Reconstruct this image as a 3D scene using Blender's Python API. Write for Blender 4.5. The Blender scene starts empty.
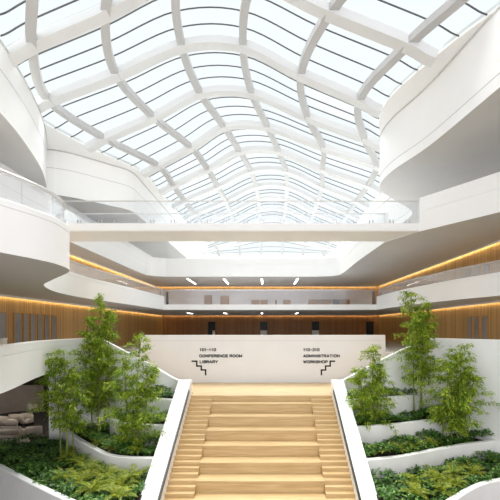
import bpy, bmesh, math, random
from mathutils import Vector, Matrix
random.seed(7)
S = bpy.context.scene
COL = S.collection

# ------------------------------------------------------------------ camera, sky, exposure
cam_d = bpy.data.cameras.new('camera'); cam = bpy.data.objects.new('camera', cam_d); COL.objects.link(cam)
cam.location = (0, 0, 1.55); cam.rotation_euler = (math.pi/2, 0, 0)
cam_d.sensor_width = 36; cam_d.lens = 380/500*36
cam_d.shift_x = -16/500; cam_d.shift_y = 78/500
cam_d.clip_start = 0.1; cam_d.clip_end = 500
S.camera = cam
W = bpy.data.worlds.new('sky'); S.world = W; W.use_nodes = True
bg = W.node_tree.nodes['Background']
# overcast sky, with added fill brightness on the open side behind the camera
wt = W.node_tree; tcw = wt.nodes.new('ShaderNodeTexCoord'); sw = wt.nodes.new('ShaderNodeSeparateXYZ'); mr = wt.nodes.new('ShaderNodeMapRange')
wt.links.new(tcw.outputs['Generated'], sw.inputs[0]); wt.links.new(sw.outputs[1], mr.inputs[0])
mr.inputs[1].default_value = -0.75; mr.inputs[2].default_value = 0.0; mr.inputs[3].default_value = 1.42; mr.inputs[4].default_value = 1.1
wt.links.new(mr.outputs[0], bg.inputs[1])
bg.inputs[0].default_value = (0.99, 0.99, 1.0, 1)
S.view_settings.view_transform = 'Standard'; S.view_settings.look = 'None'
S.view_settings.gamma = 1; S.view_settings.use_curve_mapping = False
S.view_settings.exposure = 0.38
sun_d = bpy.data.lights.new('sun', 'SUN'); sun_d.energy = 10.5; sun_d.angle = math.radians(40)
sun_d.color = (1, 0.97, 0.92)
sun = bpy.data.objects.new('sun', sun_d); COL.objects.link(sun)
sun.rotation_euler = (math.radians(-26), math.radians(-5), 0); sun.location = (0, 20, 40)
S.cycles.max_bounces = 10; S.cycles.diffuse_bounces = 6; S.cycles.transparent_max_bounces = 24

F, VX, VY, EYE = 380.0, 266.0, 328.0, 1.55

# ------------------------------------------------------------------ materials
def new_mat(name):
    m = bpy.data.materials.new(name); m.use_nodes = True
    nt = m.node_tree
    return m, nt, nt.nodes['Principled BSDF']
def N(nt, t, **kw):
    n = nt.nodes.new(t)
    for k, v in kw.items(): setattr(n, k, v)
    return n
def ramp(nt, fac, stops):
    r = N(nt, 'ShaderNodeValToRGB'); e = r.color_ramp.elements
    while len(e) < len(stops): e.new(0.5)
    for el, (p, c) in zip(e, stops): el.position = p; el.color = (*c, 1)
    nt.links.new(fac, r.inputs[0]); return r.outputs[0]
def plain(name, c, rough=0.5, var=0.03, scale=3.0, metal=0.0, spec=0.3):
    m, nt, b = new_mat(name)
    tc = N(nt, 'ShaderNodeTexCoord'); no = N(nt, 'ShaderNodeTexNoise'); no.inputs['Scale'].default_value = scale
    no.inputs['Detail'].default_value = 4
    nt.links.new(tc.outputs['Object'], no.inputs['Vector'])
    lo = tuple(max(0, x*(1-var)) for x in c); hi = tuple(min(1, x*(1+var)) for x in c)
    nt.links.new(ramp(nt, no.outputs[0], [(0.3, lo), (0.7, hi)]), b.inputs['Base Color'])
    b.inputs['Roughness'].default_value = rough; b.inputs['Metallic'].default_value = metal
    b.inputs['Specular IOR Level'].default_value = spec
    return m
def slat_wood(name, dark, light, period=0.16):
    m, nt, b = new_mat(name)
    tc = N(nt, 'ShaderNodeTexCoord'); sp = N(nt, 'ShaderNodeSeparateXYZ'); nt.links.new(tc.outputs['Object'], sp.inputs[0])
    ad = N(nt, 'ShaderNodeMath', operation='ADD'); nt.links.new(sp.outputs[0], ad.inputs[0]); nt.links.new(sp.outputs[1], ad.inputs[1])
    dv = N(nt, 'ShaderNodeMath', operation='DIVIDE'); nt.links.new(ad.outputs[0], dv.inputs[0]); dv.inputs[1].default_value = period
    fl = N(nt, 'ShaderNodeMath', operation='FLOOR'); nt.links.new(dv.outputs[0], fl.inputs[0])
    fr = N(nt, 'ShaderNodeMath', operation='FRACT'); nt.links.new(dv.outputs[0], fr.inputs[0])
    wn = N(nt, 'ShaderNodeTexWhiteNoise', noise_dimensions='1D'); nt.links.new(fl.outputs[0], wn.inputs['W'])
    mp = N(nt, 'ShaderNodeMapping'); mp.inputs['Scale'].default_value = (6, 6, 0.5); nt.links.new(tc.outputs['Object'], mp.inputs[0])
    no = N(nt, 'ShaderNodeTexNoise'); no.inputs['Scale'].default_value = 2; nt.links.new(mp.outputs[0], no.inputs['Vector'])
    mx = N(nt, 'ShaderNodeMath', operation='MULTIPLY_ADD'); nt.links.new(wn.outputs[0], mx.inputs[0]); mx.inputs[1].default_value = 0.6
    n2 = N(nt, 'ShaderNodeMath', operation='MULTIPLY'); nt.links.new(no.outputs[0], n2.inputs[0]); n2.inputs[1].default_value = 0.5
    nt.links.new(n2.outputs[0], mx.inputs[2])
    col = ramp(nt, mx.outputs[0], [(0.1, dark), (0.9, light)])
    gap = N(nt, 'ShaderNodeMath', operation='LESS_THAN'); nt.links.new(fr.outputs[0], gap.inputs[0]); gap.inputs[1].default_value = 0.14
    mix = N(nt, 'ShaderNodeMix', data_type='RGBA'); nt.links.new(gap.outputs[0], mix.inputs[0])
    nt.links.new(col, mix.inputs[6]); mix.inputs[7].default_value = (dark[0]*.3, dark[1]*.3, dark[2]*.3, 1)
    nt.links.new(mix.outputs[2], b.inputs['Base Color']); b.inputs['Roughness'].default_value = 0.5
    return m
def plank_wood(name, dark, light):
    m, nt, b = new_mat(name)
    tc = N(nt, 'ShaderNodeTexCoord'); mp = N(nt, 'ShaderNodeMapping'); mp.inputs['Scale'].default_value = (0.5, 7, 9)
    nt.links.new(tc.outputs['Object'], mp.inputs[0])
    no = N(nt, 'ShaderNodeTexNoise'); no.inputs['Scale'].default_value = 1.6; no.inputs['Detail'].default_value = 6
    nt.links.new(mp.outputs[0], no.inputs['Vector'])
    nt.links.new(ramp(nt, no.outputs[0], [(0.3, dark), (0.72, light)]), b.inputs['Base Color'])
    b.inputs['Roughness'].default_value = 0.4; b.inputs['Coat Weight'].default_value = 0.35; b.inputs['Coat Roughness'].default_value = 0.25
    return m
def leaf_mat(name, stops, trans=0.35):
    m, nt, b = new_mat(name)
    g = N(nt, 'ShaderNodeNewGeometry')
    c = ramp(nt, g.outputs['Random Per Island'], stops)
    nt.links.new(c, b.inputs['Base Color']); b.inputs['Roughness'].default_value = 0.5
    tr = N(nt, 'ShaderNodeBsdfTranslucent'); nt.links.new(c, tr.inputs[0])
    mx = N(nt, 'ShaderNodeMixShader'); mx.inputs[0].default_value = trans
    nt.links.new(b.outputs[0], mx.inputs[1]); nt.links.new(tr.outputs[0], mx.inputs[2])
    nt.links.new(mx.outputs[0], nt.nodes['Material Output'].inputs[0])
    return m
def glass_mat(name, tint, refl, milky=0.0):
    m, nt, b = new_mat(name)
    nt.nodes.remove(b)
    t = N(nt, 'ShaderNodeBsdfTransparent'); t.inputs[0].default_value = (*tint, 1)
    g = N(nt, 'ShaderNodeBsdfGlossy'); g.inputs['Roughness'].default_value = 0.03
    fr = N(nt, 'ShaderNodeLayerWeight'); fr.inputs[0].default_value = 0.5
    pw = N(nt, 'ShaderNodeMath', operation='POWER'); nt.links.new(fr.outputs['Facing'], pw.inputs[0]); pw.inputs[1].default_value = 4.0
    a = N(nt, 'ShaderNodeMath', operation='MULTIPLY_ADD', use_clamp=True); nt.links.new(pw.outputs[0], a.inputs[0]); a.inputs[1].default_value = 0.4; a.inputs[2].default_value = refl
    mx = N(nt, 'ShaderNodeMixShader'); nt.links.new(a.outputs[0], mx.inputs[0])
    nt.links.new(t.outputs[0], mx.inputs[1]); nt.links.new(g.outputs[0], mx.inputs[2])
    out = mx.outputs[0]
    if milky > 0:
        d = N(nt, 'ShaderNodeBsdfDiffuse'); d.inputs[0].default_value = (0.9, 0.9, 0.92, 1)
        m2 = N(nt, 'ShaderNodeMixShader'); m2.inputs[0].default_value = milky
        nt.links.new(out, m2.inputs[1]); nt.links.new(d.outputs[0], m2.inputs[2]); out = m2.outputs[0]
    nt.links.new(out, nt.nodes['Material Output'].inputs[0])
    return m
def glow(name, c, s):
    m, nt, b = new_mat(name)
    b.inputs['Base Color'].default_value = (*c, 1)
    b.inputs['Emission Color'].default_value = (*c, 1); b.inputs['Emission Strength'].default_value = s
    return m
M = {}
M['white'] = plain('white_plaster', (0.93, 0.925, 0.922), 0.55, 0.01, 1.0)
M['offwhite'] = plain('offwhite_wall', (0.835, 0.85, 0.88), 0.6, 0.01, 1.0)
M['planter'] = plain('planter_render', (0.86, 0.855, 0.85), 0.7, 0.03, 2.0)
M['soffit'] = plain('soffit_shade_grey', (0.60, 0.585, 0.575), 0.6, 0.02, 1.0)  # shade of the slab undersides put into a darker grey
M['steel'] = plain('grey_painted_steel', (0.54, 0.53, 0.53), 0.4, 0.01, 1.0)
M['beam'] = plain('white_painted_beam', (0.76, 0.755, 0.755), 0.5, 0.01, 1.0)
M['bar'] = plain('dark_glazing_bar', (0.10, 0.10, 0.105), 0.4, 0.1)
M['dark'] = plain('black_metal', (0.012, 0.012, 0.014), 0.35, 0.1)
M['ink'] = plain('black_lettering', (0.008, 0.008, 0.01), 0.6, 0.1)
M['rail'] = plain('satin_handrail', (0.62, 0.60, 0.58), 0.3, 0.03, 4, 0.3)
M['chrome'] = plain('steel_clamp', (0.45, 0.45, 0.47), 0.3, 0.03, 4, 0.6)
M['floor'] = plain('grey_floor', (0.42, 0.41, 0.40), 0.25, 0.05, 1.5, 0, 0.5)
M['carpet'] = plain('dark_carpet', (0.07, 0.06, 0.055), 0.9, 0.15, 6)
M['wood'] = slat_wood('oak_slats', (0.46, 0.26, 0.09), (0.68, 0.42, 0.17))
M['woodflat'] = plank_wood('oak_veneer', (0.36, 0.19, 0.06), (0.52, 0.29, 0.10))
M['cupboardwood'] = plank_wood('brown_oak_veneer', (0.24, 0.11, 0.035), (0.40, 0.20, 0.07))
M['brown'] = slat_wood('brown_slats', (0.27, 0.115, 0.036), (0.40, 0.18, 0.06))  # same slats as the oak, in a darker brown
M['stair'] = plank_wood('pale_oak_planks', (0.51, 0.33, 0.145), (0.68, 0.50, 0.265))
M['soil'] = plain('dark_soil', (0.025, 0.02, 0.014), 0.95, 0.3, 8)
M['culm'] = plain('bamboo_culm', (0.24, 0.27, 0.07), 0.45, 0.2, 3)
M['leaf'] = leaf_mat('bamboo_leaf', [(0, (0.05, 0.13, 0.012)), (0.4, (0.25, 0.40, 0.03)), (1, (0.70, 0.80, 0.09))], 0.4)
M['cover'] = leaf_mat('ground_cover_leaf', [(0, (0.018, 0.07, 0.010)), (0.6, (0.07, 0.19, 0.025)), (1, (0.24, 0.42, 0.07))], 0.2)
M['fern'] = leaf_mat('fern_leaf', [(0, (0.10, 0.16, 0.012)), (0.5, (0.27, 0.34, 0.02)), (1, (0.52, 0.52, 0.04))], 0.3)
M['glass'] = glass_mat('balustrade_glass', (0.95, 0.96, 0.97), 0.13, 0.15)
M['clearglass'] = glass_mat('clear_balustrade_glass', (0.97, 0.975, 0.98), 0.05, 0.015)
M['bridgeglass'] = glass_mat('bridge_glass', (0.97, 0.98, 0.99), 0.02, 0.035)
M['roofglass'] = glass_mat('roof_glass', (0.67, 0.715, 0.725), 0.0)
M['windowglass'] = plain('dark_window_glass', (0.34, 0.34, 0.345), 0.08, 0.2, 0.5, 0, 0.8)
M['palerefl'] = plain('pale_reflection', (0.82, 0.80, 0.84), 0.4, 0.06, 0.8)  # pale tone of the skylight reflected in the gallery glass
M['lamp'] = glow('lamp_white', (1, 0.97, 0.92), 7.0)
M['loungefill'] = glow('lounge_fill', (1, 0.93, 0.84), 12.0)  # glow of the fill lights added to brighten the lounge
M['cove'] = glow('cove_warm', (1, 0.84, 0.46), 7.5)
M['beige'] = plain('beige_upholstery', (0.76, 0.67, 0.57), 0.85, 0.06, 6)
M['taupe'] = plain('taupe_wall', (0.42, 0.35, 0.29), 0.8, 0.06, 2)
M['umber'] = plain('dark_umber_wall', (0.10, 0.08, 0.065), 0.8, 0.2, 2)
M['lightgrey'] = plain('pale_grey_panel', (0.88, 0.87, 0.86), 0.5, 0.03)

# ------------------------------------------------------------------ helpers
def link(name, me, mat, parent=None):
    o = bpy.data.objects.new(name, me); COL.objects.link(o)
    if mat is not None and not me.materials: me.materials.append(M[mat] if isinstance(mat, str) else mat)
    if parent: o.parent = parent
    return o
def from_bm(name, bm, mat, parent=None, smooth=False):
    bmesh.ops.recalc_face_normals(bm, faces=bm.faces)
    me = bpy.data.meshes.new(name); bm.to_mesh(me); bm.free()
    if smooth:
        for p in me.polygons: p.use_smooth = True
    return link(name, me, mat, parent)
def from_data(name, v, f, mat, parent=None, smooth=False):
    me = bpy.data.meshes.new(name); me.from_pydata(v, [], f); me.update()
    if smooth:
        for p in me.polygons: p.use_smooth = True
    return link(name, me, mat, parent)
def tag(o, label=None, cat=None, group=None, kind=None):
    if label: o['label'] = label
    if cat: o['category'] = cat
    if group: o['group'] = group
    if kind: o['kind'] = kind
    return o
def soffit(o, z):  # gives downward faces the shade-grey colour
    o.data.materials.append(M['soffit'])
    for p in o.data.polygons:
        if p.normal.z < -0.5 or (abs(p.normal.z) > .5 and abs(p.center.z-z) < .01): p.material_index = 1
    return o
def struct(o, label, cat): return tag(o, label, cat, kind='structure')
def thing(name, loc, label, cat, group=None, rz=0):
    o = bpy.data.objects.new(name, None); COL.objects.link(o); o.location = loc; o.rotation_euler = (0, 0, rz)
    o.empty_display_size = 0.2
    return tag(o, label, cat, group)
def add_box(bm, x0, x1, y0, y1, z0, z1, bev=0.0):
    vs = [bm.verts.new(p) for p in ((x0,y0,z0),(x1,y0,z0),(x1,y1,z0),(x0,y1,z0),(x0,y0,z1),(x1,y0,z1),(x1,y1,z1),(x0,y1,z1))]
    fs = [bm.faces.new([vs[i] for i in q]) for q in ((0,3,2,1),(4,5,6,7),(0,1,5,4),(1,2,6,5),(2,3,7,6),(3,0,4,7))]
    if bev: bmesh.ops.bevel(bm, geom=list({e for f in fs for e in f.edges}), offset=bev, segments=2, affect='EDGES')
def box(name, x0, x1, y0, y1, z0, z1, mat, parent=None, bev=0.0):
    bm = bmesh.new(); add_box(bm, x0, x1, y0, y1, z0, z1, bev); return from_bm(name, bm, mat, parent)
def add_prism(bm, pts, z0, z1):
    a = [bm.verts.new((x, y, z0)) for x, y in pts]; b = [bm.verts.new((x, y, z1)) for x, y in pts]
    n = len(pts)
    bm.faces.new(a[::-1]); bm.faces.new(b)
    for i in range(n): bm.faces.new((a[i], a[(i+1) % n], b[(i+1) % n], b[i]))
def prism(name, pts, z0, z1, mat, parent=None):
    bm = bmesh.new(); add_prism(bm, pts, z0, z1); bm.normal_update()
    bmesh.ops.triangulate(bm, faces=[f for f in bm.faces if len(f.verts) > 4])
    return from_bm(name, bm, mat, parent)
def smooth_path(pts, sub=8):
    P = [Vector(p) for p in pts]; out = []
    for i in range(len(P)-1):
        p0 = P[i-1] if i else P[0]*2-P[1]; p1 = P[i]; p2 = P[i+1]; p3 = P[i+2] if i+2 < len(P) else P[-1]*2-P[-2]
        for k in range(sub):
            t = k/sub
            out.append(0.5*((2*p1)+(p2-p0)*t+(2*p0-5*p1+4*p2-p3)*t*t+(3*p1-p0-3*p2+p3)*t**3))
    out.append(P[-1]); return [tuple(v) for v in out]
def add_sweep(bm, path, prof, zs=None):
    # path in plan, profile (u = to the right of travel, v = height); zs adds to v
    n = len(path); rings = []
    for i in range(n):
        a = Vector(path[max(0, i-1)][:2]); b = Vector(path[min(n-1, i+1)][:2])
        t = (b-a).normalized(); nr = Vector((t.y, -t.x)); z = zs[i] if zs else 0
        rings.append([bm.verts.new((path[i][0]+nr.x*u, path[i][1]+nr.y*u, v+z)) for u, v in prof])
    m = len(prof)
    for i in range(n-1):
        for k in range(m): bm.faces.new((rings[i][k], rings[i][(k+1) % m], rings[i+1][(k+1) % m], rings[i+1][k]))
    bm.faces.new(rings[0][::-1]); bm.faces.new(rings[-1])
def sweep(name, path, prof, mat, parent=None, zs=None, autosmooth=True):
    bm = bmesh.new(); add_sweep(bm, path, prof, zs)
    o = from_bm(name, bm, mat, parent)
    return o
def add_tube(bm, pts, radii, seg=6):
    rings = []; n = len(pts); P = [Vector(p) for p in pts]
    for i in range(n):
        t = (P[min(n-1, i+1)]-P[max(0, i-1)]).normalized()
        a = t.orthogonal().normalized(); b = t.cross(a); r = radii[i] if isinstance(radii, (list, tuple)) else radii
        if i:
            a = (pa - t*pa.dot(t)).normalized(); b = t.cross(a)
        pa = a
        rings.append([bm.verts.new(P[i]+(a*math.cos(2*math.pi*k/seg)+b*math.sin(2*math.pi*k/seg))*r) for k in range(seg)])
    for i in range(n-1):
        for k in range(seg): bm.faces.new((rings[i][k], rings[i][(k+1) % seg], rings[i+1][(k+1) % seg], rings[i+1][k]))
    bm.faces.new(rings[0][::-1]); bm.faces.new(rings[-1])
def tube(name, pts, r, mat, parent=None, seg=8):
    bm = bmesh.new(); add_tube(bm, pts, r, seg); return from_bm(name, bm, mat, parent, True)
def parapet_prof(z0, z1, th=0.28, lip=0.16, groove=0.025):
    # u grows away from the void; a shadow groove runs below the coping
    return [(-u, v) for u, v in ((0, z0), (0, z1-lip-groove), (0.035, z1-lip-groove), (0.035, z1-lip), (0, z1-lip), (0, z1-0.02), (0.02, z1), (th, z1), (th, z0))]

GZ = -5.83     # lowest ground
# ------------------------------------------------------------------ plan curves (x to the right, y away from the camera)
L2_left = smooth_path([(-7.6,2),(-6.8,5),(-6.2,7),(-5.8,8.25),(-5.5,9.2),(-5.42,10),(-5.75,11.1),(-7.35,13.06),(-8.7,14.9),(-9.7,17.9),(-9.95,21.6),(-9.55,26.7),(-9.2,34.4)])
L2_right = smooth_path([(10.0,34.4),(10.1,28.8),(10.8,23.5),(11.9,19.3),(13.2,15.5),(13.9,11),(14,4)])
L3_left = smooth_path([(-12,2),(-12,12),(-12,24),(-12,36.5),(-11.6,38.2),(-10.3,39)], 6)
L3_right = smooth_path([(5.2,39),(6.8,38.4),(7.35,36.8),(7.25,30),(7.3,23.5)], 6) + smooth_path([(8.4,20.8),(10.65,17.3),(12.3,14.6),(13.4,11),(13.8,4)])
L4_left = smooth_path([(-9.9,2),(-10.2,9),(-10.5,13),(-11,15.7),(-11.45,17.7),(-12.2,20.2),(-12.8,21.8),(-13.6,23.5),(-14.3,24.7),(-14.8,25.3)])+smooth_path([(-14.2,25.45),(-13.2,26.0),(-11.4,27.7),(-10.35,28.9),(-10.15,31.4),(-10.1,45),(-10.1,61)])
L4_right = smooth_path([(11,61),(11,42),(11.4,34),(11.6,31.2),(11.1,29),(8.6,26.1),(7.55,24.8),(7.08,23.5),(7.2,21.5),(8.0,18.6),(8.67,14.1),(9.4,9),(10,2)])
L1_left = smooth_path([(-6.6,2),(-7.3,7),(-8.26,11.8),(-9.57,16.1),(-9.9,18.6),(-9.6,20.1),(-8.95,20.4)])
L1_right = smooth_path([(8.95,20.4),(9.5,20.1),(10.2,18.8),(10.9,17.7),(12,15.5),(13,12),(13.6,7),(13.8,2)])

# ------------------------------------------------------------------ structure
struct(box('floor', -27, 16, -4, 62, GZ-0.2, GZ, 'carpet'), 'dark carpeted ground floor far below', 'floor')
LS1 = list(L1_left) + [(-8.95, 24.5), (8.95, 24.5)] + list(L1_right)
struct(prism('floor', LS1+[(16, 2), (16, 62), (-27, 62), (-27, 2)], -0.5, -0.02, 'white'), 'white floor slab of the first gallery level', 'floor')
struct(prism('floor', [(x+(.16 if x > 0 else -.16), y+(.1 if 24 < y else 0)) for x, y in LS1]+[(15.9, 2), (15.9, 61), (-14, 61), (-14, 2)], -0.05, 0.0, 'floor'), 'polished grey floor behind the landing wall', 'floor')
LS2 = list(L2_left) + list(L2_right)
struct(soffit(prism('ceiling', LS2+[(16, 4), (16, 62), (-16, 62), (-16, 2)], 3.2, 3.68, 'white'), 3.2), 'middle gallery slab with shade-grey soffit over the oak walls', 'gallery slab')
LS3 = list(L3_left) + list(L3_right)
struct(soffit(prism('ceiling', LS3+[(16, 4), (16, 62), (-16, 62), (-16, 2)], 6.83, 7.3, 'white'), 6.83), 'upper gallery slab whose shade-grey soffit faces down on the right', 'gallery slab')
LS4 = list(L4_left) + list(L4_right)
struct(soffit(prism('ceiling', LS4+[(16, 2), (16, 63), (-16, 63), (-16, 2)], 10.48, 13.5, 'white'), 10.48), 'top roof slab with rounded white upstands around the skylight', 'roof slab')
# thin shadow lines on the roof upstand
for k, (pth, lb) in enumerate(((L4_left, 'left'), (L4_right, 'right'))):
    z = 12.25 if lb == 'left' else 11.0
    struct(sweep('trim_%d' % (1+k), pth, [(0.008, z), (0.008, z+0.035), (-0.05, z+0.035), (-0.05, z)], 'soffit'), 'thin shadow joint along the %s roof upstand' % lb, 'trim')
for k, (pth, lb) in enumerate(((L4_left, 'left'), (L4_right, 'right'))):  # grey strip draws the shadow line along the upstand's top edge
    struct(sweep('trim_%d' % (4+k), pth, [(0.03, 13.42), (0.03, 13.5), (-0.05, 13.5), (-0.05, 13.42)], 'soffit'), 'grey shadow line drawn at the top of the %s roof upstand' % lb, 'trim')
# parapets
struct(sweep('wall_left', L1_left, parapet_prof(-0.02, 1.0, 0.3, 0.32), 'white'), 'curved white parapet of the left first floor bulge', 'parapet')
struct(sweep('wall_right', L1_right, [(0.03, GZ), (0.03, 0.66), (0.01, 0.66), (0.01, 0.69), (0.03, 0.69), (0.03, 0.98), (0.01, 1.0), (-0.3, 1.0), (-0.3, GZ)], 'white'), 'tall white curved wall behind the right planters', 'wall')
struct(sweep('wall_left', L2_left, parapet_prof(3.68, 4.4), 'white'), 'white fascia of the left middle balcony with rounded tip', 'parapet')
struct(sweep('wall_right', L2_right, parapet_prof(3.68, 4.4), 'white'), 'white fascia of the right middle gallery', 'parapet')
k0 = [i for i, p in enumerate(L3_right) if p[1] < 21][0]
struct(sweep('wall_back', list(L3_left)+list(L3_right)[:k0], parapet_prof(7.3, 8.7, lip=0.6), 'white'), 'white fascia around the upper void behind the footbridge', 'parapet')
struct(sweep('wall_right', list(L3_right)[k0:], parapet_prof(7.3, 8.68, lip=0.75), 'white'), 'white parapet right of the footbridge', 'parapet')
# landing wall
struct(box('wall_back', -8.0, 7.6, 24.2, 24.5, GZ, 1.1, 'offwhite'), 'broad off white wall behind the stair landing carrying black lettering', 'wall')
struct(box('trim_3', -8.0, 7.6, 24.19, 24.2, 0.74, 0.755, 'soffit'), 'fine joint line near the top of the landing wall', 'trim')
# timber walls
struct(box('wall_left', -13.4, -13.1, 2, 49, 0, 3.2, 'wood'), 'oak slatted wall on the left first floor', 'wall')
struct(box('wall_right', 14.2, 14.5, 2, 49, 0, 3.2, 'wood'), 'oak slatted wall on the right first floor', 'wall')
struct(box('wall_back', -13.1, 14.2, 48.0, 48.3, 0, 3.2, 'brown'), 'dark walnut slatted wall at the back of the first floor', 'wall')
struct(box('wall_left', -14.3, -14.0, 2, 49, 3.68, 6.83, 'wood'), 'oak wall on the left middle gallery', 'wall')
struct(box('wall_right', 14.2, 14.5, 2, 49, 3.68, 6.83, 'wood'), 'oak wall on the right middle gallery', 'wall')
struct(box('wall_back', -14.0, 14.2, 48.0, 48.3, 3.68, 6.83, 'wood'), 'oak wall at the back of the middle gallery', 'wall')
struct(box('wall_left', -14.6, -14.3, 2, 62, 7.3, 10.48, 'white'), 'white wall on the left upper gallery', 'wall')
struct(box('wall_right', 14.3, 14.6, 2, 62, 7.3, 10.48, 'white'), 'white wall on the right upper gallery', 'wall')
struct(box('wall_back', -14.3, 14.3, 62, 62.3, 7.3, 13.5, 'white'), 'white wall at the far end under the roof', 'wall')
# lower lounge shell
struct(box('wall_back', -26.7, -11.7, 37, 37.3, GZ, -0.5, 'umber'), 'dark umber back wall of the lower lounge', 'wall')
struct(box('wall_left', -27, -26.7, 0, 37.3, GZ, -0.5, 'umber'), 'dark umber side wall of the lower lounge', 'wall')
# side stair walls: front parapets rising from the landing to the first floor
for s, nm, lb in ((-1, 'wall_left', 'left'), (1, 'wall_right', 'right')):
    if s > 0: pp = [(4.0,19.55),(4.4,19.85),(5.7,20.0),(7.4,20.2),(8.95,20.4)]; zt = [-1.15,-1.0,-0.34,0.45,1.0]
    else: pp = [(-4.5,19.55),(-4.9,19.85),(-5.7,20.0),(-7.4,20.2),(-8.95,20.4)]; zt = [-1.15,-1.05,-0.62,0.25,1.0]
    pq = smooth_path([(a, b, c) for (a, b), c in zip(pp, zt)], 8)
    bm = bmesh.new(); n = len(pq); R = []
    for i, p in enumerate(pq):
        R.append([bm.verts.new(q) for q in ((p[0], p[1], GZ), (p[0], p[1], p[2]), (p[0], p[1]+0.32, p[2]), (p[0], p[1]+0.32, GZ))])
    for i in range(n-1):
        for k in range(4): bm.faces.new((R[i][k], R[i][(k+1) % 4], R[i+1][(k+1) % 4], R[i+1][k]))
    bm.faces.new(R[0][::-1]); bm.faces.new(R[-1])
    struct(from_bm(nm, bm, 'white'), 'white parapet of the %s side stair sloping up from the landing' % lb, 'parapet')
struct(box('wall_left', -11.6, -8.95, 20.3, 20.6, GZ, -0.5, 'white'), 'white wall end beside the lower lounge', 'wall')

# ------------------------------------------------------------------ main staircase
ZL = -1.93; XC0, XC1 = -2.75, 2.30; XS0, XS1 = -3.87, 3.40
st = thing('staircase', (-0.235, 19.56, GZ), 'pale oak staircase with broad seating steps in the middle', 'staircase')
def child(o): 
    o.parent = st; o.matrix_parent_inverse = Matrix.Translation(-Vector(st.location)); return o
box_c = lambda *a, **k: child(box(*a, **k))
box_c('landing', XS0, XS1, 19.56, 24.2, ZL-0.3, ZL, 'stair')
DB, RB = 0.80, 0.45
y1 = 18.95; z1 = -2.23
for k in range(8):
    yf = y1-DB*k; zz = z1-RB*k
    box_c('seating_tier', XC0, XC1, yf, yf+(DB if k else 0.61)+0.02, zz-RB-0.05, zz, 'stair', bev=0.012)
    # three narrow steps on each side per tier
for (xa, xb) in ((XS0, XC0), (XC1, XS1)):
    for j in range(24):
        yf = 19.29-(DB/3)*j; zz = ZL-0.15*(j+1)
        box_c('step', xa, xb, yf, yf+DB/3+0.02, max(GZ, zz-0.32), zz, 'stair', bev=0.006)
# solid under the flight
bm = bmesh.new()
pts = [(19.5, ZL-0.9), (13.2, ZL-0.9-6.3*0.5625), (13.2, GZ), (24.2, GZ), (24.2, ZL-0.9)]
a = [bm.verts.new((XS0, y, z)) for y, z in pts]; b = [bm.verts.new((XS1, y, z)) for y, z in pts]
bm.faces.new(a); bm.faces.new(b[::-1])
for i in range(5): bm.faces.new((a[i], b[i], b[(i+1) % 5], a[(i+1) % 5]))
child(from_bm('base', bm, 'offwhite'))
def ztop(y): return -1.15-0.5625*(19.55-y)
for s, xi, xo in ((-1, XS0, -4.5), (1, XS1, 4.0)):
    bm = bmesh.new(); ys = [19.9, 19.55, 18.5, 16, 13.5, 11.2]
    R = []
    for y in ys:
        zt = ztop(min(y, 19.55))
        R.append([bm.verts.new(p) for p in ((xi, y, GZ), (xi, y, zt-0.03), (xi+s*0.03, y, zt), (xo, y, zt), (xo, y, GZ))])
    for i in range(len(ys)-1):
        for k in range(5): bm.faces.new((R[i][k], R[i][(k+1) % 5], R[i+1][(k+1) % 5], R[i+1][k]))
    bm.faces.new(R[0]); bm.faces.new(R[-1][::-1])
    w = child(from_bm('side_wall', bm, 'white'))
    # dark handrail strip recessed along the inner face
    bm = bmesh.new()
    R = []
    for y in (18.95, 16, 13.5, 11.3):
        zt = ztop(y)-0.12
        R.append([bm.verts.new(p) for p in ((xi+s*0.01, y, zt-0.07), (xi+s*0.01, y, zt+0.07), (xi-s*0.06, y, zt+0.07), (xi-s*0.06, y, zt-0.07))])
    for i in range(3):
        for k in range(4): bm.faces.new((R[i][k], R[i][(k+1) % 4], R[i+1][(k+1) % 4], R[i+1][k]))
    bm.faces.new(R[0]); bm.faces.new(R[-1][::-1])
    hr = from_bm('handrail', bm, 'dark'); hr.parent = w; tag(hr, 'black handrail strip')
# side flights up to the first floor
for s, x0, st0, run in ((-1, XS0, 1.75, 0.31), (1, XS1, 1.5, 0.34)):
    for j in range(12):
        xa = x0+s*(st0+j*run); xb = xa+s*(run+0.02); zz = ZL+0.161*(j+1)
        box_c('step', min(xa, xb), max(xa, xb), 20.75, 24.2, zz-0.4, zz, 'stair')
    box_c('landing', min(x0, x0+s*(st0+.01)), max(x0, x0+s*(st0+.01)), 20.4, 24.2, ZL-0.3, ZL, 'stair')

# ------------------------------------------------------------------ skylight
rows_d = [4.2, 8.4, 12.5, 16.7, 20.8, 25.0, 29.2, 33.2, 37.3, 41.4, 45.5, 49.6, 53.7, 57.8, 61.5]
rows_x = [[1.0+3.2*(i-2.5) for i in range(6)], [0.8+3.2*(i-2.5) for i in range(6)], [0.2+3.2*(i-2.5) for i in range(6)],
          [-10.3,-7.07,-3.9,-0.6,2.8,6.24], [-11.9,-8.2,-4.6,-1.26,1.9,5.1], [-10.6,-7.4,-4.3,-0.92,2.76,6.5],
          [-8.3,-5.76,-3.2,0.15,4.4,8.5], [-8.1,-5.1,-2.3,1.1,4.9,8.9], [-8.0,-4.75,-1.5,1.96,5.5,8.9]]
rows_x += [[c+3.35*(i-2.5) for i in range(6)] for c in (0.6, 0.75, 0.8, 0.85, 0.9, 0.9)]
zprof = [13.6, 14.25, 15.65, 17.2, 17.2, 15.65, 14.25, 13.6]
def cat(v0, v1, v2, v3, t): return 0.5*((2*v1)+(v2-v0)*t+(2*v0-5*v1+4*v2-v3)*t*t+(3*v1-v0-3*v2+v3)*t**3)
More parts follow.
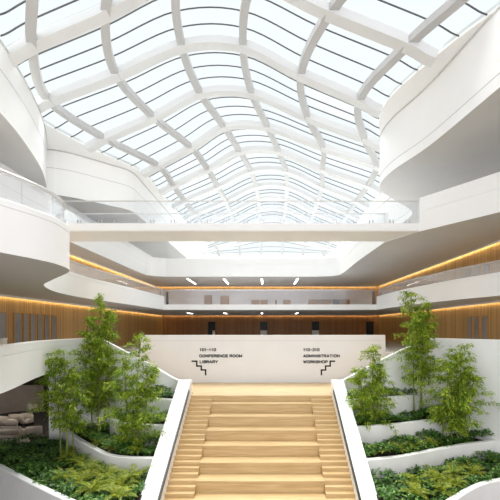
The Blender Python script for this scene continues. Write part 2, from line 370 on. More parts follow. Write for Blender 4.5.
def row(r):   # r: fractional row index -> 8 control points across
    i = min(int(r), len(rows_d)-2); t = r-i; g = lambda k: max(0, min(len(rows_d)-1, k))
    d = cat(rows_d[g(i-1)], rows_d[i], rows_d[i+1], rows_d[g(i+2)], t)
    xs = [cat(rows_x[g(i-1)][q], rows_x[i][q], rows_x[i+1][q], rows_x[g(i+2)][q], t) for q in range(6)]
    xs = [xs[0]-1.25]+xs+[xs[5]+1.25]
    kf = 1.0 if d < 51 else max(0.0, math.cos((d-51)/10.5*math.pi/2))
    zs = [13.45+(z-13.45)*kf for z in zprof]
    return d, xs, zs
def surf(r, u):   # u 0..7
    d, xs, zs = row(r); j = min(int(u), 6); t = u-j
    g = lambda k: max(0, min(7, k))
    x = cat(xs[g(j-1)] if j else 2*xs[0]-xs[1], xs[j], xs[j+1], xs[g(j+2)] if j < 6 else 2*xs[7]-xs[6], t)
    z = cat(zs[g(j-1)], zs[j], zs[j+1], zs[g(j+2)], t)
    return Vector((x, d, z))
sky = thing('skylight', (0, 30, 13.5), 'large undulating glazed roof vault with white ribs over the atrium', 'skylight')
def schild(o, lab=None):
    o.parent = sky; o.matrix_parent_inverse = Matrix.Translation(-Vector(sky.location))
    if lab: tag(o, lab)
    return o
NR = len(rows_d)
def strip_beam(name, pts, side, w, z0, z1, mat):
    # rectangular section swept along 3-D points; side = horizontal unit vector function
    bm = bmesh.new(); R = []
    for i, p in enumerate(pts):
        t = (pts[min(len(pts)-1, i+1)]-pts[max(0, i-1)]).normalized()
        sd = side(t)
        up = sd.cross(t).normalized()
        if up.z < 0: up = -up
        R.append([bm.verts.new(p+sd*a+up*b) for a, b in ((-w/2, z0), (w/2, z0), (w/2, z1), (-w/2, z1))])
    for i in range(len(pts)-1):
        for k in range(4): bm.faces.new((R[i][k], R[i][(k+1) % 4], R[i+1][(k+1) % 4], R[i+1][k]))
    bm.faces.new(R[0][::-1]); bm.faces.new(R[-1])
    return schild(from_bm(name, bm, mat))
for q in range(1, 7):
    pts = [surf(k/6, q) for k in range((NR-1)*6+1)]
    strip_beam('rib', pts, lambda t: Vector((t.y, -t.x, 0)).normalized(), 0.40, -0.38, -0.06, 'steel')
for r in range(NR):
    pts = [surf(r, 7*k/42) for k in range(43)]
    strip_beam('cross_beam', pts, lambda t: Vector((0, 1, 0)), 0.60, -0.42, -0.02, 'beam')
    if r < NR-1:
        for f in (0.25, 0.5, 0.75):
            pts = [surf(r+f, 7*k/42) for k in range(43)]
            strip_beam('glazing_bar', pts, lambda t: Vector((0, 1, 0)), 0.04, -0.04, 0.01, 'bar')
        v, fc = [], []
        for a in range(7):
            for k in range(43): v.append(tuple(surf(r+a/6, 7*k/42)+Vector((0, 0, 0.02))))
        for a in range(6):
            for k in range(42):
                i = a*43+k; fc.append((i, i+1, i+44, i+43))
        schild(from_data('glass_bay', v, fc, 'roofglass', None, True))
# roof deck left, right and behind the vault
eL = [(surf(k/6, 0).x, surf(k/6, 0).y) for k in range((NR-1)*6+1)]
eR = [(surf(k/6, 7).x, surf(k/6, 7).y) for k in range((NR-1)*6+1)]
struct(prism('ceiling', [(16, 2), (16, 64), (-16, 64), (-16, 2), (eL[0][0], 2)] + eL + eR[::-1] + [(eR[0][0], 2)], 13.5, 13.75, 'white'), 'white roof deck edging the skylight glass', 'roof')

# ------------------------------------------------------------------ footbridge
br = thing('footbridge', (-2, 22, 7.0), 'white footbridge with clear glass sides spanning the atrium', 'footbridge')
def bchild(o):
    o.parent = br; o.matrix_parent_inverse = Matrix.Translation(-Vector(br.location)); return o
bm = bmesh.new()
P = [(20.8, 6.92), (20.84, 6.85), (23.3, 6.85), (23.34, 6.92), (23.34, 7.285), (20.8, 7.285)]
a = [bm.verts.new((-12, y, z)) for y, z in P]; b = [bm.verts.new((8.4, y, z)) for y, z in P]
bm.faces.new(a); bm.faces.new(b[::-1])
for i in range(6): bm.faces.new((a[i], b[i], b[(i+1) % 6], a[(i+1) % 6]))
bchild(from_bm('deck', bm, 'white'))
for y, x1 in ((20.9, 8.35), (23.2, 7.3)):
    nP = 10; x0 = -11.7; w = (x1-x0)/nP
    for k in range(nP):
        bchild(box('glass_panel', x0+k*w+0.01, x0+(k+1)*w-0.01, y-0.008, y+0.008, 7.3, 8.5, 'bridgeglass'))
        for fx in (0.28, 0.72):
            xm = x0+(k+fx)*w
            bm = bmesh.new()
            for dx in (-0.09, 0.09): add_box(bm, xm+dx-0.025, xm+dx+0.025, y-0.03, y+0.03, 7.28, 7.5)
            bchild(from_bm('clamp', bm, 'chrome'))
    bchild(box('handrail', x0, x1, y-0.03, y+0.03, 8.5, 8.55, 'rail'))

# ------------------------------------------------------------------ glass balustrades of the middle gallery
def balustrade(path, z0, z1, off, label, npan, gm='glass'):
    root = thing('glass_balustrade', (path[len(path)//2][0], path[len(path)//2][1], z0), label, 'balustrade')
    inv = Matrix.Translation(-Vector(root.location))
    n = len(path)-1
    for k in range(npan):
        a = round(n*k/npan); b = round(n*(k+1)/npan)
        g = sweep('glass_panel', path[a:b+1], [(off-0.008, z0), (off-0.008, z1), (off+0.008, z1), (off+0.008, z0)], gm); g.parent = root; g.matrix_parent_inverse = inv
    h = sweep('handrail', path, [(off-0.05, z1), (off-0.05, z1+0.05), (off-0.03, z1+0.07), (off+0.03, z1+0.07), (off+0.05, z1+0.05), (off+0.05, z1)], 'rail'); h.parent = root; h.matrix_parent_inverse = inv
    return root
i_tip = min(range(len(L2_left)), key=lambda i: abs(L2_left[i][1]-11.3))
balustrade(L2_left[:i_tip+1], 4.4, 5.0, -0.14, 'curved glass balustrade on the near left balcony beside the footbridge', 5)
balustrade(L2_left[i_tip+1:], 4.4, 4.97, -0.14, 'long glass balustrade of the left middle gallery running to the back', 9)
balustrade(L2_right, 4.4, 4.97, -0.14, 'long glass balustrade along the right middle gallery', 8)
bx = [(-9.2+19.2*k/20, 34.5) for k in range(21)]
balustrade(bx, 3.68, 4.97, -0.1, 'straight glass balustrade across the back of the middle gallery', 10, 'clearglass')
# dark end posts where side and back balustrades meet
for x, lb in ((-9.0, 'left'), (9.8, 'right')):
    tag(box('end_post', x-0.09, x+0.09, 34.62, 34.8, 3.68, 4.85, 'dark'), 'dark post at the %s back corner of the middle gallery' % lb, 'post')

# ------------------------------------------------------------------ ceiling lights
def ceiling_light(x, y0, y1, z, label, group):
    t = thing('ceiling_light', (x, (y0+y1)/2, z), label, 'ceiling light', group)
    L = (y1-y0)/2
    box('housing', -0.16, 0.16, -L-0.04, L+0.04, -0.03, 0.0, 'white', t)
    box('diffuser', -0.085, 0.085, -L, L, -0.04, -0.03, 'lamp', t)
words = ['leftmost', 'second from left', 'third from left', 'rightmost']
for i, x in enumerate((-8.4, -4.5, -0.45, 3.4)):
    ceiling_light(x, 40.6, 45.3, 6.83, '%s white linear light on the ceiling above the back middle gallery' % words[i], 'linear lights over the middle gallery')
    ceiling_light(x, 40.6, 43.4, 3.2, '%s white linear light on the lower ceiling above the walnut wall' % words[i], 'linear lights over the first floor')

# ------------------------------------------------------------------ cove lights at the top of the timber walls
def cove(ax, w, s, a, b, z, label):
    # ax 'x': wall plane at x=w, runs a..b in y; ax 'y': wall plane at y=w, runs in x; s = direction into the room
    t = thing('cove_light', (w, a, z) if ax == 'x' else (a, w, z), label, 'cove light')
    def part(n, d0, d1, z0, z1, m):
        lo, hi = sorted((s*d0, s*d1))
        if ax == 'x': box(n, lo, hi, 0, b-a, z0, z1, m, t)
        else: box(n, 0, b-a, lo, hi, z0, z1, m, t)
    part('light_strip', 0.03, 0.11, -0.025, -0.004, 'cove'); part('valance', 0.16, 0.19, -0.11, 0, 'white')
cove('x', -13.1, 1, 3, 47.7, 3.2, 'warm cove light line above the left first floor oak wall')
cove('x', 14.2, -1, 3, 47.7, 3.2, 'warm cove light line above the right first floor oak wall')
cove('y', 48.0, -1, -12.8, 13.9, 3.2, 'warm cove light line above the back walnut wall')
cove('x', -14.0, 1, 3, 47.7, 6.83, 'warm cove light line above the left middle gallery wall')
cove('x', 14.2, -1, 3, 47.7, 6.83, 'warm cove light line above the right middle gallery wall')
cove('y', 48.0, -1, -13.7, 13.9, 6.83, 'warm cove light line above the back middle gallery wall')

# ------------------------------------------------------------------ windows and doors
wn = 0
def side_window(x, s, y0, y1, z0, z1, label, posts=True):
    global wn; wn += 1
    w = box('window_%d' % wn, min(x, x+s*0.05), max(x, x+s*0.05), y0, y1, z0, z1, 'windowglass')
    struct(w, label, 'window')
    bm = bmesh.new()
    for y in (y0, y1): add_box(bm, min(x, x+s*0.06), max(x, x+s*0.06), y-0.03, y+0.03, z0, z1+0.05)
    add_box(bm, min(x, x+s*0.06), max(x, x+s*0.06), y0, y1, z1, z1+0.05)
    f = from_bm('window_frame', bm, 'woodflat', w)
names = ['first', 'second', 'third', 'fourth', 'fifth', 'sixth']
yy = [(19.75,20.24),(20.49,20.83),(21.1,21.5),(21.78,22.16),(22.46,22.83),(23.2,23.66)]
for i, (ya, yb) in enumerate(yy):
    side_window(-13.1, 1, ya-.03, yb+.03, 0.0, 2.3, 'tall narrow window in the left oak wall, %s of the row of six from the left' % names[i])
side_window(-13.1, 1, 18.0, 19.1, 0.0, 2.3, 'wide tall window at the far left of the left oak wall')
side_window(-13.1, 1, 28.2, 28.6, 0.0, 2.3, 'slit window in the left oak wall just right of the tall row, above the bamboo')
side_window(-13.1, 1, 32.7, 33.1, 0.0, 2.3, 'slit window in the left oak wall farthest to the right')
for i, (y, w) in enumerate(((26.2, 0.5), (25.3, 0.5), (24.3, 0.57))):
    side_window(14.2, -1, y, y+w, 0.0, 2.3, 'narrow dark window in the right oak wall, %s of the three from the left' % names[i])
for i, (y, w) in enumerate(((26.3, 0.6), (25.2, 0.6), (24.1, 0.6))):
    side_window(14.2, -1, y, y+w, 3.9, 5.6, 'pale window on the right middle gallery wall, %s of three from the left' % names[i])
for i, (x, lb) in enumerate(((-6.85, 'left'), (-0.3, 'middle'), (6.25, 'right'), (13.1, 'far right'))):
    d = box('door_%d' % (i+1), x-0.45, x+0.45, 47.9, 48.0, 0, 2.35, 'dark')
    struct(d, '%s black door in the back walnut wall' % lb, 'door')
    if lb != 'far right':
        xa = x+0.1 if lb == 'left' else x-0.42
        p = box('panel', xa, x+0.42, 47.86, 47.9, 0.1, 1.25, 'lightgrey', d); tag(p, 'pale grey lower panel')
# middle gallery back: pale partition colours in the glass reflections, with oak cupboards
struct(box('wall_back', -13, 13.4, 47.2, 47.3, 3.68, 6.25, 'palerefl'), 'pale partition coloured as the skylight reflection at the back of the middle gallery', 'partition')
px = lambda p, d: (p-VX)*d/F
cup = [(204,212,5.6),(220,229,5.5),(251,260,5.0),(260,268,5.0),(275,277,5.0),(283,291,5.0),(308,320,5.05),(320,332,5.05),(340,350,5.05)]
order = ['first','second','third','fourth','fifth','sixth','seventh','eighth','ninth']
for i, (a, b, zt) in enumerate(cup):
    t = thing('cupboard', ((px(a, 46.8)+px(b, 46.8))/2, 47.0, 3.68), 'oak cupboard behind the back glass balustrade, %s from the left' % order[i], 'cupboard', 'oak cupboards on the middle gallery')
    w = (px(b, 46.8)-px(a, 46.8))/2-0.03
    box('body', -w, w, -0.2, 0.2, 0, zt-3.68, 'cupboardwood', t)
    if w > 0.3:
        box('door', -w+0.02, -0.01, -0.225, -0.2, 0.05, zt-3.72, 'cupboardwood', t); box('door', 0.01, w-0.02, -0.225, -0.2, 0.05, zt-3.72, 'cupboardwood', t)
tag(box('screen', px(332.5, 46.8), px(339.5, 46.8), 46.8, 46.95, 3.68, 5.05, 'dark'), 'black cabinet between the oak cupboards behind the back balustrade', 'cabinet')

# ------------------------------------------------------------------ lettering on the landing wall
O_ = [(.3,0),(.7,0),(.92,.12),(1,.35),(1,.65),(.92,.88),(.7,1),(.3,1),(.08,.88),(0,.65),(0,.35),(.08,.12),(.3,0)]
GLYPH = {  # strokes on a unit cap height, glyph advance
 '0': ([O_], .85), '1': ([[(.1,.75),(.5,1),(.5,0)]], .55), '2': ([[(0,.85),(.3,1),(.75,1),(1,.85),(1,.65),(.75,.45),(.1,.0),(1,0)]], .85), '-': ([[(.1,.45),(.9,.45)]], .5),
 'C': ([[(1,.72),(.9,.92),(.7,1),(.3,1),(.08,.88),(0,.65),(0,.35),(.08,.12),(.3,0),(.7,0),(.9,.08),(1,.28)]], .95), 'O': ([O_], 1.05),
 'N': ([[(0,0),(0,1),(1,0),(1,1)]], .95), 'F': ([[(0,0),(0,1),(1,1)],[(0,.5),(.85,.5)]], .75), 'E': ([[(1,0),(0,0),(0,1),(1,1)],[(0,.5),(.9,.5)]], .78),
 'R': ([[(0,0),(0,1),(.75,1),(.97,.88),(.97,.6),(.75,.47),(0,.47)],[(.55,.47),(1,0)]], .9), 'M': ([[(0,0),(0,1),(.5,.15),(1,1),(1,0)]], 1.1),
 'L': ([[(0,1),(0,0),(1,0)]], .72), 'I': ([[(.5,0),(.5,1)]], .2), 'B': ([[(0,0),(0,1),(.72,1),(.93,.9),(.93,.64),(.72,.53),(0,.53)],[(.72,.53),(1,.4),(1,.12),(.75,0),(0,0)]], .88),
 'A': ([[(0,0),(.5,1),(1,0)],[(.2,.3),(.8,.3)]], 1.0), 'Y': ([[(0,1),(.5,.45),(1,1)],[(.5,.45),(.5,0)]], .95), 'D': ([[(0,0),(0,1),(.62,1),(.92,.85),(1,.6),(1,.4),(.92,.15),(.62,0),(0,0)]], .92),
 'S': ([[(.97,.78),(.85,.95),(.6,1),(.3,1),(.06,.9),(.05,.64),(.28,.53),(.72,.47),(.96,.36),(.95,.1),(.7,0),(.3,0),(.08,.08),(.02,.25)]], .88), 'T': ([[(0,1),(1,1)],[(.5,1),(.5,0)]], .85),
 'W': ([[(0,1),(.25,0),(.5,.9),(.75,0),(1,1)]], 1.35), 'K': ([[(0,0),(0,1)],[(1,1),(.05,.42)],[(.38,.6),(1,0)]], .9), 'H': ([[(0,0),(0,1)],[(1,0),(1,1)],[(0,.5),(1,.5)]], .92), 'P': ([[(0,0),(0,1),(.75,1),(.98,.86),(.98,.58),(.75,.43),(0,.43)]], .85)}
def text_mesh(body, width, x, z, parent, y=24.19, cap=0.19):
    sw = 0.245; gap = 0.46; bm = bmesh.new()
    total = sum((GLYPH[c][1]+gap) if c != ' ' else .62 for c in body)-gap+sw
    k = width/total; cx = sw/2
    for ch in body:
        if ch == ' ': cx += .62; continue
        strokes, adv = GLYPH[ch]
        for st_ in strokes:
            P = [Vector(((cx+px_*adv)*k, (sw/2+py_*(1-sw))*cap)) for px_, py_ in st_]
            for a, b in zip(P[:-1], P[1:]):
                d = (b-a).normalized(); n_ = Vector((-d.y, d.x)); h = sw*cap/2; e = d*h*0.85
                q = [a-e+n_*h, a-e-n_*h, b+e-n_*h, b+e+n_*h]
                f0 = [bm.verts.new((v.x, -0.006, v.y)) for v in q]; f1 = [bm.verts.new((v.x, 0.01, v.y)) for v in q]
                bm.faces.new(f0); bm.faces.new(f1[::-1])
                for i in range(4): bm.faces.new((f0[i], f1[i], f1[(i+1) % 4], f0[(i+1) % 4]))
        cx += adv+gap
    ob = from_bm('text_line', bm, 'ink', parent)
    ob.location = (x-parent.location.x, y-parent.location.y, z-parent.location.z); return ob
def sign(lines, icon, label):
    wx = lambda p: (p-VX)*24.2/F; wz = lambda p: EYE-(p-VY)*24.2/F
    t = thing('wall_lettering', (wx(lines[0][1]), 24.2, wz(364)), label, 'lettering')
    for body, xa, xb, yb in lines: text_mesh(body, (xb-xa)*24.2/F, wx(xa), wz(yb), t)
    bm = bmesh.new(); h = 0.045
    for (a, b), (c, d) in zip(icon[:-1], icon[1:]):
        xa, xb = sorted((wx(a), wx(c))); za, zb = sorted((wz(b), wz(d)))
        add_box(bm, xa-h, xb+h, 24.185, 24.2, za-h, zb+h)
    o = from_bm('stair_symbol', bm, 'ink', t); o.location = -Vector(t.location)
sign([('101-110', 199.8, 216, 351.2), ('CONFERENCE ROOM', 199.4, 242, 357.4), ('LIBRARY', 199.8, 217.8, 363.3)],
     [(192.3, 361.2), (196.8, 361.2), (196.8, 366), (201.3, 366), (201.3, 369.9), (205.6, 369.9), (205.6, 374.6)],
     'black lettering with a descending stair symbol, for the conference room and library')
sign([('110-210', 303.4, 319.4, 351.2), ('ADMINISTRATION', 303.2, 339.6, 357.4), ('WORKSHOP', 303.2, 327.6, 363.3)],
     [(334.4, 361.2), (330.2, 361.2), (330.2, 366), (325.6, 366), (325.6, 370), (321.4, 370), (321.4, 374.6)],
     'black lettering with an ascending stair symbol, for administration and workshop')

# ------------------------------------------------------------------ planters
def planter(lip, back, zl, zs, zb, label, kind_lab):
    """lip: front edge path; back: plan points closing the soil area behind it"""
    root = thing('planter', (lip[len(lip)//2][0], lip[len(lip)//2][1], zb), label, 'planter')
    inv = Matrix.Translation(-Vector(root.location))
    o = sweep('retaining_wall', lip, [(0, zb), (0, zl-0.02), (0.02, zl), (-0.0+0.22, zl), (0.22, zb)], 'planter'); o.parent = root; o.matrix_parent_inverse = inv
    n = len(lip); ins = []
    for i in range(n):
        a, b = Vector(lip[max(0, i-1)]), Vector(lip[min(n-1, i+1)]); t = (b-a).normalized()
        ins.append((lip[i][0]+t.y*0.21, lip[i][1]-t.x*0.21))
    pg = ins+list(back)
    o = prism('soil', pg, zs-0.3, zs, 'soil', root); o.matrix_parent_inverse = inv
    return pg
def inside(p, pg):
    x, y = p; c = False; n = len(pg); j = n-1
    for i in range(n):
        if (pg[i][1] > y) != (pg[j][1] > y) and x < (pg[j][0]-pg[i][0])*(y-pg[i][1])/(pg[j][1]-pg[i][1])+pg[i][0]: c = not c
        j = i
    return c
def leaf(v, f, p, d, L, w, rng, fold=0.0):
    d = d.normalized(); s = d.cross(Vector((0, 0, 1)))
    s = s.normalized() if s.length > 1e-3 else Vector((1, 0, 0))
    s = (s+Vector((rng.uniform(-.5,.5), rng.uniform(-.5,.5), rng.uniform(-.5,.5)))).normalized()
    i = len(v); m = p+d*L*0.42
    v.extend((tuple(p), tuple(m+s*w), tuple(p+d*L-Vector((0, 0, L*0.12))), tuple(m-s*w))); f.append((i, i+1, i+2, i+3))
def ground_cover(pg, z, n, label, seed, hmax=0.42):
    rng = random.Random(seed); v, f = [], []
    x0, x1 = min(p[0] for p in pg), max(p[0] for p in pg); y0, y1_ = min(p[1] for p in pg), max(p[1] for p in pg)
    k = 0; tries = 0
    while k < n and tries < n*8:
        tries += 1
        x, y = rng.uniform(x0, x1), rng.uniform(y0, y1_)
        if not inside((x, y), pg): continue
        k += 1
        hh = hmax*(0.45+0.35*math.sin(x*2.3+seed)*math.sin(y*2.9+seed*2)+0.2*rng.random())
        nl = rng.randint(7, 11); c = Vector((x, y, z+max(0.06, hh)))
        for _ in range(nl):
            a = rng.uniform(0, 6.283); e = rng.uniform(-0.35, 0.8)
            d = Vector((math.cos(a)*math.cos(e), math.sin(a)*math.cos(e), math.sin(e)))
            leaf(v, f, c+d*0.03-Vector((0, 0, rng.random()*0.14)), d, rng.uniform(0.09, 0.17), rng.uniform(0.03, 0.055), rng)
    tag(from_data('ground_cover', v, f, 'cover'), label, 'ground cover', kind='stuff')

R1 = smooth_path([(7.9,19.6),(6.2,19.0),(4.0,18.2)][::-1]); R2 = smooth_path([(4.0,16.95),(6.0,17.5),(8.0,18.3),(10.4,18.7)])
R3 = smooth_path([(4.0,15.1),(5.5,15.5),(7.1,16.25),(9.0,17.1),(10.9,17.75)]); R4 = smooth_path([(4.0,11.4),(5.4,12.0),(6.4,12.75),(7.2,13.4),(8.0,13.95),(8.8,14.3),(10.4,14.75),(12.5,15.0)])
# travel left to right: right of travel is toward the camera, so flip the u sign by reversing the paths
beds = []
def rev(p): return list(p)[::-1]
pR1 = planter(rev(R1), [(4.0,19.85),(5.7,20.0),(7.9,20.2)], -1.9, -2.02, -3.35, 'topmost white terrace planter right of the stairs', '')
pR2 = planter(rev(R2), [(4.0,18.15),(6.2,18.95),(7.9,19.6),(8.2,20.3),(9.3,20.1),(10.0,19.1)], -2.88, -3.0, -4.2, 'second white terrace planter from the top, right of the stairs', '')
pR3 = planter(rev(R3), [(4.0,16.9),(6.0,17.45),(8.0,18.25),(10.2,18.65)], -3.7, -3.85, -4.8, 'third white terrace planter from the top, right of the stairs', '')
pR4 = planter(rev(R4), [(4.0,15.05),(5.5,15.45),(7.1,16.2),(9.0,17.05),(10.85,17.7),(12,15.5)], -4.2, -4.45, GZ, 'lowest curved white planter at the bottom right', '')
LL1 = smooth_path([(-4.5,18.3),(-6.4,19.0),(-8.2,19.7)]); LL2 = smooth_path([(-4.5,17.3),(-5.6,17.4),(-6.5,17.6),(-7.6,18.6),(-8.3,20.2)])
LL3 = smooth_path([(-4.5,15.3),(-5.7,15.4),(-6.7,15.8),(-8.2,17.2),(-9.8,18.9),(-10.8,20.2)]); LL4 = smooth_path([(-4.5,11.4),(-5.6,12.0),(-6.9,12.8),(-9.1,14.3),(-10.9,15.6),(-13,17.0),(-15,18.2)])
pL1 = planter(LL1, [(-7.4,20.15),(-5.7,19.98),(-4.5,19.85)], -1.9, -2.02, -3.35, 'topmost white terrace planter left of the stairs', '')
pL2 = planter(LL2, [(-7.9,20.2),(-6.4,18.95),(-4.5,18.2)], -2.88, -3.0, -4.2, 'second white terrace planter from the top, left of the stairs', '')
pL3 = planter(LL3, [(-8.4,20.2),(-7.6,18.55),(-6.5,17.55),(-5.6,17.35),(-4.5,17.25)], -3.7, -3.85, -4.8, 'third white terrace planter from the top, left of the stairs', '')
pL4 = planter(LL4, [(-15.2,19.2),(-13.5,19.8),(-11.6,20.25),(-10.85,20.2),(-9.8,18.85),(-8.2,17.15),(-6.7,15.75),(-5.7,15.35),(-4.5,15.25)], -4.2, -4.45, GZ, 'lowest curved white planter at the bottom left', '')
for pg, z, n, lb, sd in ((pR1, -2.02, 230, 'green leaves filling the topmost planter right of the stairs', 1), (pR2, -3.0, 520, 'green leaves filling the second planter right of the stairs', 2),
    (pR3, -3.85, 600, 'green leaves filling the third planter right of the stairs', 3), (pR4, -4.45, 950, 'dense green leaves filling the lowest planter at the bottom right', 4),
    (pL1, -2.02, 150, 'green leaves filling the topmost planter left of the stairs', 5), (pL2, -3.0, 340, 'green leaves filling the second planter left of the stairs', 6),
    (pL3, -3.85, 480, 'green leaves filling the third planter left of the stairs', 7), (pL4, -4.45, 1500, 'dense green leaves filling the lowest planter at the bottom left', 8)):
    ground_cover(pg, z, n, lb, sd, 0.62 if z > -4 else 0.45)

ped = thing('pedestal', (-12.8, 18.5, 0), 'small white pedestal against the oak wall at the far left', 'pedestal')
box('plinth', -.12, .12, -.12, .12, 0, 1.0, 'white', ped, .01); box('top', -.14, .14, -.14, .14, 1.0, 1.06, 'white', ped, .01)
# ------------------------------------------------------------------ ferns
def fern_mesh(seed):
    rng = random.Random(seed); v, f = [], []
    for k in range(18):
        a = k*2.4+rng.uniform(-.3, .3); L = rng.uniform(0.55, 0.95); e0 = rng.uniform(0.5, 1.2); h = Vector((math.cos(a), math.sin(a), 0))
        p = Vector((0, 0, 0.1)); n = 13
        for i in range(n):
            e = e0-1.5*(i/n)**1.4; d = h*math.cos(e)+Vector((0, 0, math.sin(e))); q = p+d*L/n
            sd = Vector((-h.y, h.x, 0)); wl = 0.17*math.sin(math.pi*min(1, 0.18+0.82*(i/n)))
            for s in (-1, 1):
                dd = (sd*s+d*0.7+Vector((0, 0, -0.15))).normalized(); j = len(v)
                v.extend((tuple(p), tuple(p+dd*wl*0.5+d*0.022), tuple(p+dd*wl), tuple(p+dd*wl*0.5-d*0.014))); f.append((j, j+1, j+2, j+3))
            j = len(v); v.extend((tuple(p+sd*.006), tuple(p-sd*.006), tuple(q-sd*.004), tuple(q+sd*.004))); f.append((j, j+1, j+2, j+3))
            p = q
    me = bpy.data.meshes.new('fern'); me.from_pydata(v, [], f); me.update(); me.materials.append(M['fern']); return me
fm = [fern_mesh(s) for s in (11, 12, 13)]
def ferns(spots, z, bed, group):
    for i, (x, y, sc) in enumerate(spots):
        o = link('fern', fm[i % 3], None); o.location = (x, y, z+0.12); o.rotation_euler = (0, 0, i*1.7); o.scale = (sc,)*3
        tag(o, 'feathery yellow green fern among the leaves of '+bed, 'fern', group)
ferns([(-5.0,12.9,1.1),(-5.3,13.8,1.2),(-6.1,13.5,1.0),(-6.0,14.5,1.1),(-6.9,14.2,1.0),(-5.0,14.6,1.1),(-7.3,15.4,.9),(-6.9,15.2,.9),(-8.0,16.2,.9),(-8.8,16.8,.9),(-7.8,14.6,.8)], -4.45, 'the bottom left planter', 'ferns in the bottom left planter')
ferns([(-5.4,15.9,.7),(-6.6,16.3,.7),(-7.4,17.0,.7),(-8.3,18.0,.7)], -3.85, 'the third planter left of the stairs', 'ferns in the third left planter')
ferns([(5.6,14.2,.9),(6.5,14.4,1.0),(7.4,15.0,.9),(5.2,13.2,.9),(6.3,13.5,.8),(7.0,14.0,.8),(8.3,15.2,.8)], -4.45, 'the bottom right planter', 'ferns in the bottom right planter')
ferns([(4.8,15.9,.8),(5.6,16.2,.8),(6.5,16.6,.8),(7.4,17.1,.7)], -3.85, 'the third planter right of the stairs', 'ferns in the third right planter')

# ------------------------------------------------------------------ bamboo
def bamboo(loc, h, r, culms, h0, n_leaf, label, seed, lean=(0, 0), top=0.3):
    n_leaf = int(n_leaf*1.3); r *= 1.1; h0 = max(.06, h0-.05)
    rng = random.Random(seed)
    t = thing('bamboo', loc, label, 'bamboo', 'bamboo clumps in the planters')
    v, f = [], []; per = n_leaf//len(culms)
    twig = bmesh.new()
    for (cx, cy, hf) in culms:
        H = h*hf; bx_, by_ = rng.uniform(-.25, .25)+lean[0], rng.uniform(-.2, .2)+lean[1]
        pt = lambda s: Vector((cx+bx_*s*s*1.2, cy+by_*s*s*1.2, H*s))
        pts = [pt(i/12) for i in range(13)]
        bm = bmesh.new(); add_tube(bm, pts, [0.035*(1-0.8*i/12)+0.004 for i in range(13)], 6)
        from_bm('stem', bm, 'culm', t, True)
        nb = max(20, int(46*hf))
        for b in range(nb):
            s = h0+(0.99-h0)*(b+rng.random())/nb
            u = (s-h0)/(1-h0)
            Lb = r*(0.25+0.95*math.sin(math.pi*min(1, 0.16+0.72*u))**0.8)*(1-top*u)*(rng.uniform(0.5, 1.1) if rng.random() < .85 else rng.uniform(1.2, 1.55))
            az = rng.uniform(0, 6.283); el = rng.uniform(0.05, 0.75)
            d = Vector((math.cos(az)*math.cos(el), math.sin(az)*math.cos(el), math.sin(el)))
            p0 = pt(s); p1 = p0+d*Lb*0.6; p2 = p0+d*Lb+Vector((0, 0, -0.22*Lb))
            add_tube(twig, [p0, p1, p2], [0.007, 0.005, 0.003], 3)
            nl = max(6, per//nb)
            for _ in range(nl):
                q = rng.random()**0.7
                p = p0.lerp(p1, q/0.6) if q < 0.6 else p1.lerp(p2, (q-0.6)/0.4)
                p = p+Vector((rng.gauss(0, .07), rng.gauss(0, .07), rng.gauss(0, .06)))
                a2 = az+rng.gauss(0, 1.0)
                e2 = rng.uniform(-0.9, 0.35)
                dl = Vector((math.cos(a2)*math.cos(e2), math.sin(a2)*math.cos(e2), math.sin(e2)))
                leaf(v, f, p, dl, rng.uniform(0.14, 0.26), rng.uniform(0.018, 0.03), rng)
    from_bm('twigs', twig, 'culm', t)
    from_data('foliage', v, f, 'leaf', t)
bamboo((-8.9,17.0,-4.45), 5.0, 0.78, [(0,0,1),(-.45,.3,.92),(0.1,.35,.8)], .38, 5200, 'slender bamboo at the left edge in front of the lounge', 21)
bamboo((-8.35,18.9,-3.85), 7.0, 1.1, [(0,0,1),(.3,.1,.9),(-.4,.2,.85),(.15,-.3,.75),(-.15,.35,.8)], .27, 10500, 'tallest bushy bamboo clump left of the stairs', 22, top=.72)
bamboo((-5.75,16.6,-3.85), 5.1, 0.95, [(0,0,1),(.35,.2,.72),(-.35,.1,.78)], .11, 5600, 'bamboo with a thin pointed top nearest the left stair wall', 23, top=.6)
bamboo((4.95,17.75,-3.0), 3.75, 0.9, [(0,0,1),(.3,.1,.75),(-.35,.1,.7)], .1, 4600, 'short bamboo beside the right stair wall', 24, top=.6)
bamboo((7.45,19.15,-3.0), 6.4, 0.85, [(0,0,1),(.3,-.1,.9),(.45,.15,.82)], .36, 7000, 'tallest bamboo rising above the right parapet', 25, top=.35)
bamboo((8.65,17.75,-3.85), 4.6, 1.0, [(0,0,1),(.3,.05,.85),(-.35,.1,.9),(.55,-.05,.7)], .2, 7500, 'wide bamboo in front of the white curved wall at right', 26, lean=(.25,0), top=.3)

# ------------------------------------------------------------------ lower lounge
def rounded(bm, x0, x1, y0, y1, z0, z1, b=0.08): add_box(bm, x0, x1, y0, y1, z0, z1, b)
def armchair_mesh():
    bm = bmesh.new(); rounded(bm, -.36, .36, -.34, .3, .14, .44, .1); seat = bm
    bk = bmesh.new()
    pts = [(math.cos(a)*.42, math.sin(a)*.4) for a in [math.radians(-20+220*k/16) for k in range(17)]]
    add_sweep(bk, pts, [(-.07, .16), (-.07, .66), (-.04, .74), (.04, .74), (.07, .66), (.07, .16)], [0.0+0.14*math.sin(math.pi*k/16) for k in range(17)])
    return seat, bk
def armchair(x, y, rz, label):
    t = thing('armchair', (x, y, GZ), label, 'armchair', 'beige tub armchairs in the lower lounge', rz)
    s, b = armchair_mesh(); from_bm('seat', s, 'beige', t, True); from_bm('backrest', b, 'beige', t, True)
    for sx in (-.26, .26):
        for sy in (-.24, .24): box('leg', sx-.02, sx+.02, sy-.02, sy+.02, 0, .15, 'dark', t)
def P2(px_, py_, z=GZ):
    d = (EYE-z)*F/(py_-VY); return (px_-VX)*d/F, d
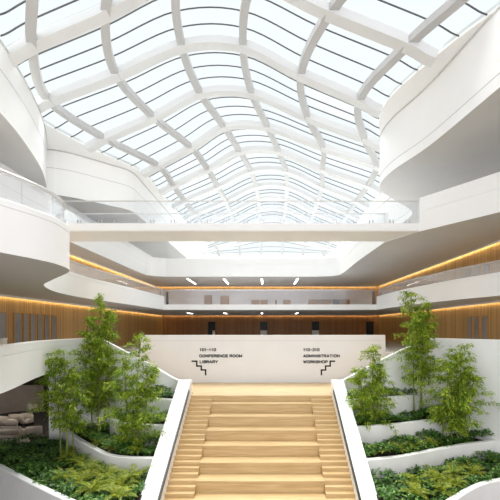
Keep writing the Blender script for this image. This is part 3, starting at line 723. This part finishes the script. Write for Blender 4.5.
for (a, b, rz, lb) in ((16, 424.5, 3.3, 'beige tub armchair in the lounge with its round back to the stairs, behind the sofas'),
                       (11, 429.5, 2.9, 'beige tub armchair in the lounge directly behind the first sofa'),
                       (27, 425, 1.3, 'beige tub armchair seen from the side, right of the round backed pair'),
                       (33, 414, 1.7, 'smallest and farthest beige armchair in the lounge under the taupe wall'),
                       (34, 438, 3.6, 'beige armchair nearest the white wall end in the lounge'),
                       (1, 426.5, 3.1, 'beige armchair at the very left edge of the lounge')):
    x, y = P2(a, b); armchair(x, y, rz, lb)
def sofa(x, y, w, rz, label):
    t = thing('sofa', (x, y, GZ), label, 'sofa', 'beige sofas in the lower lounge', rz)
    bm = bmesh.new(); rounded(bm, -w/2, w/2, -.45, .45, .12, .4, .08); from_bm('base', bm, 'beige', t, True)
    bm = bmesh.new(); rounded(bm, -w/2, w/2, .22, .48, .3, .85, .09); from_bm('backrest', bm, 'beige', t, True)
    for s in (-1, 1):
        bm = bmesh.new(); rounded(bm, s*w/2-.12, s*w/2+.12, -.46, .47, .12, .62, .09); from_bm('armrest', bm, 'beige', t, True)
    n = max(2, round(w/.8))
    for k in range(n):
        xa = -w/2+.14+(w-.28)*k/n; bm = bmesh.new(); rounded(bm, xa+.01, xa+(w-.28)/n-.01, -.46, .24, .38, .52, .06); from_bm('seat_cushion', bm, 'beige', t, True)
x, y = P2(6, 438); sofa(x, y, 2.6, math.pi, 'beige sofa in the lounge, the farther of the two')
x, y = P2(3, 449); sofa(x, y, 2.6, math.pi, 'beige sofa in the lounge just behind the planting')
tag(sweep('curved_screen', smooth_path([(-23.2,32.4),(-22.0,33.6),(-20.6,33.9),(-19.7,33.5)]), [(-.1, GZ), (-.1, GZ+2.3), (.1, GZ+2.3), (.1, GZ)], 'taupe'), 'curved taupe screen standing in the lounge behind the armchairs', 'screen')
for x, lb in ((-20.5, 'left'), (-16.5, 'right')):  # two unseen lights added to brighten the lounge
    t = thing('ceiling_light', (x, 26, -0.5), '%s added fill light under the lounge ceiling' % lb, 'ceiling light', 'added lounge fill lights')
    box('housing', -.2, .2, -2.6, 2.6, -.05, 0, 'white', t); box('diffuser', -.16, .16, -2.5, 2.5, -.07, -.05, 'loungefill', t)
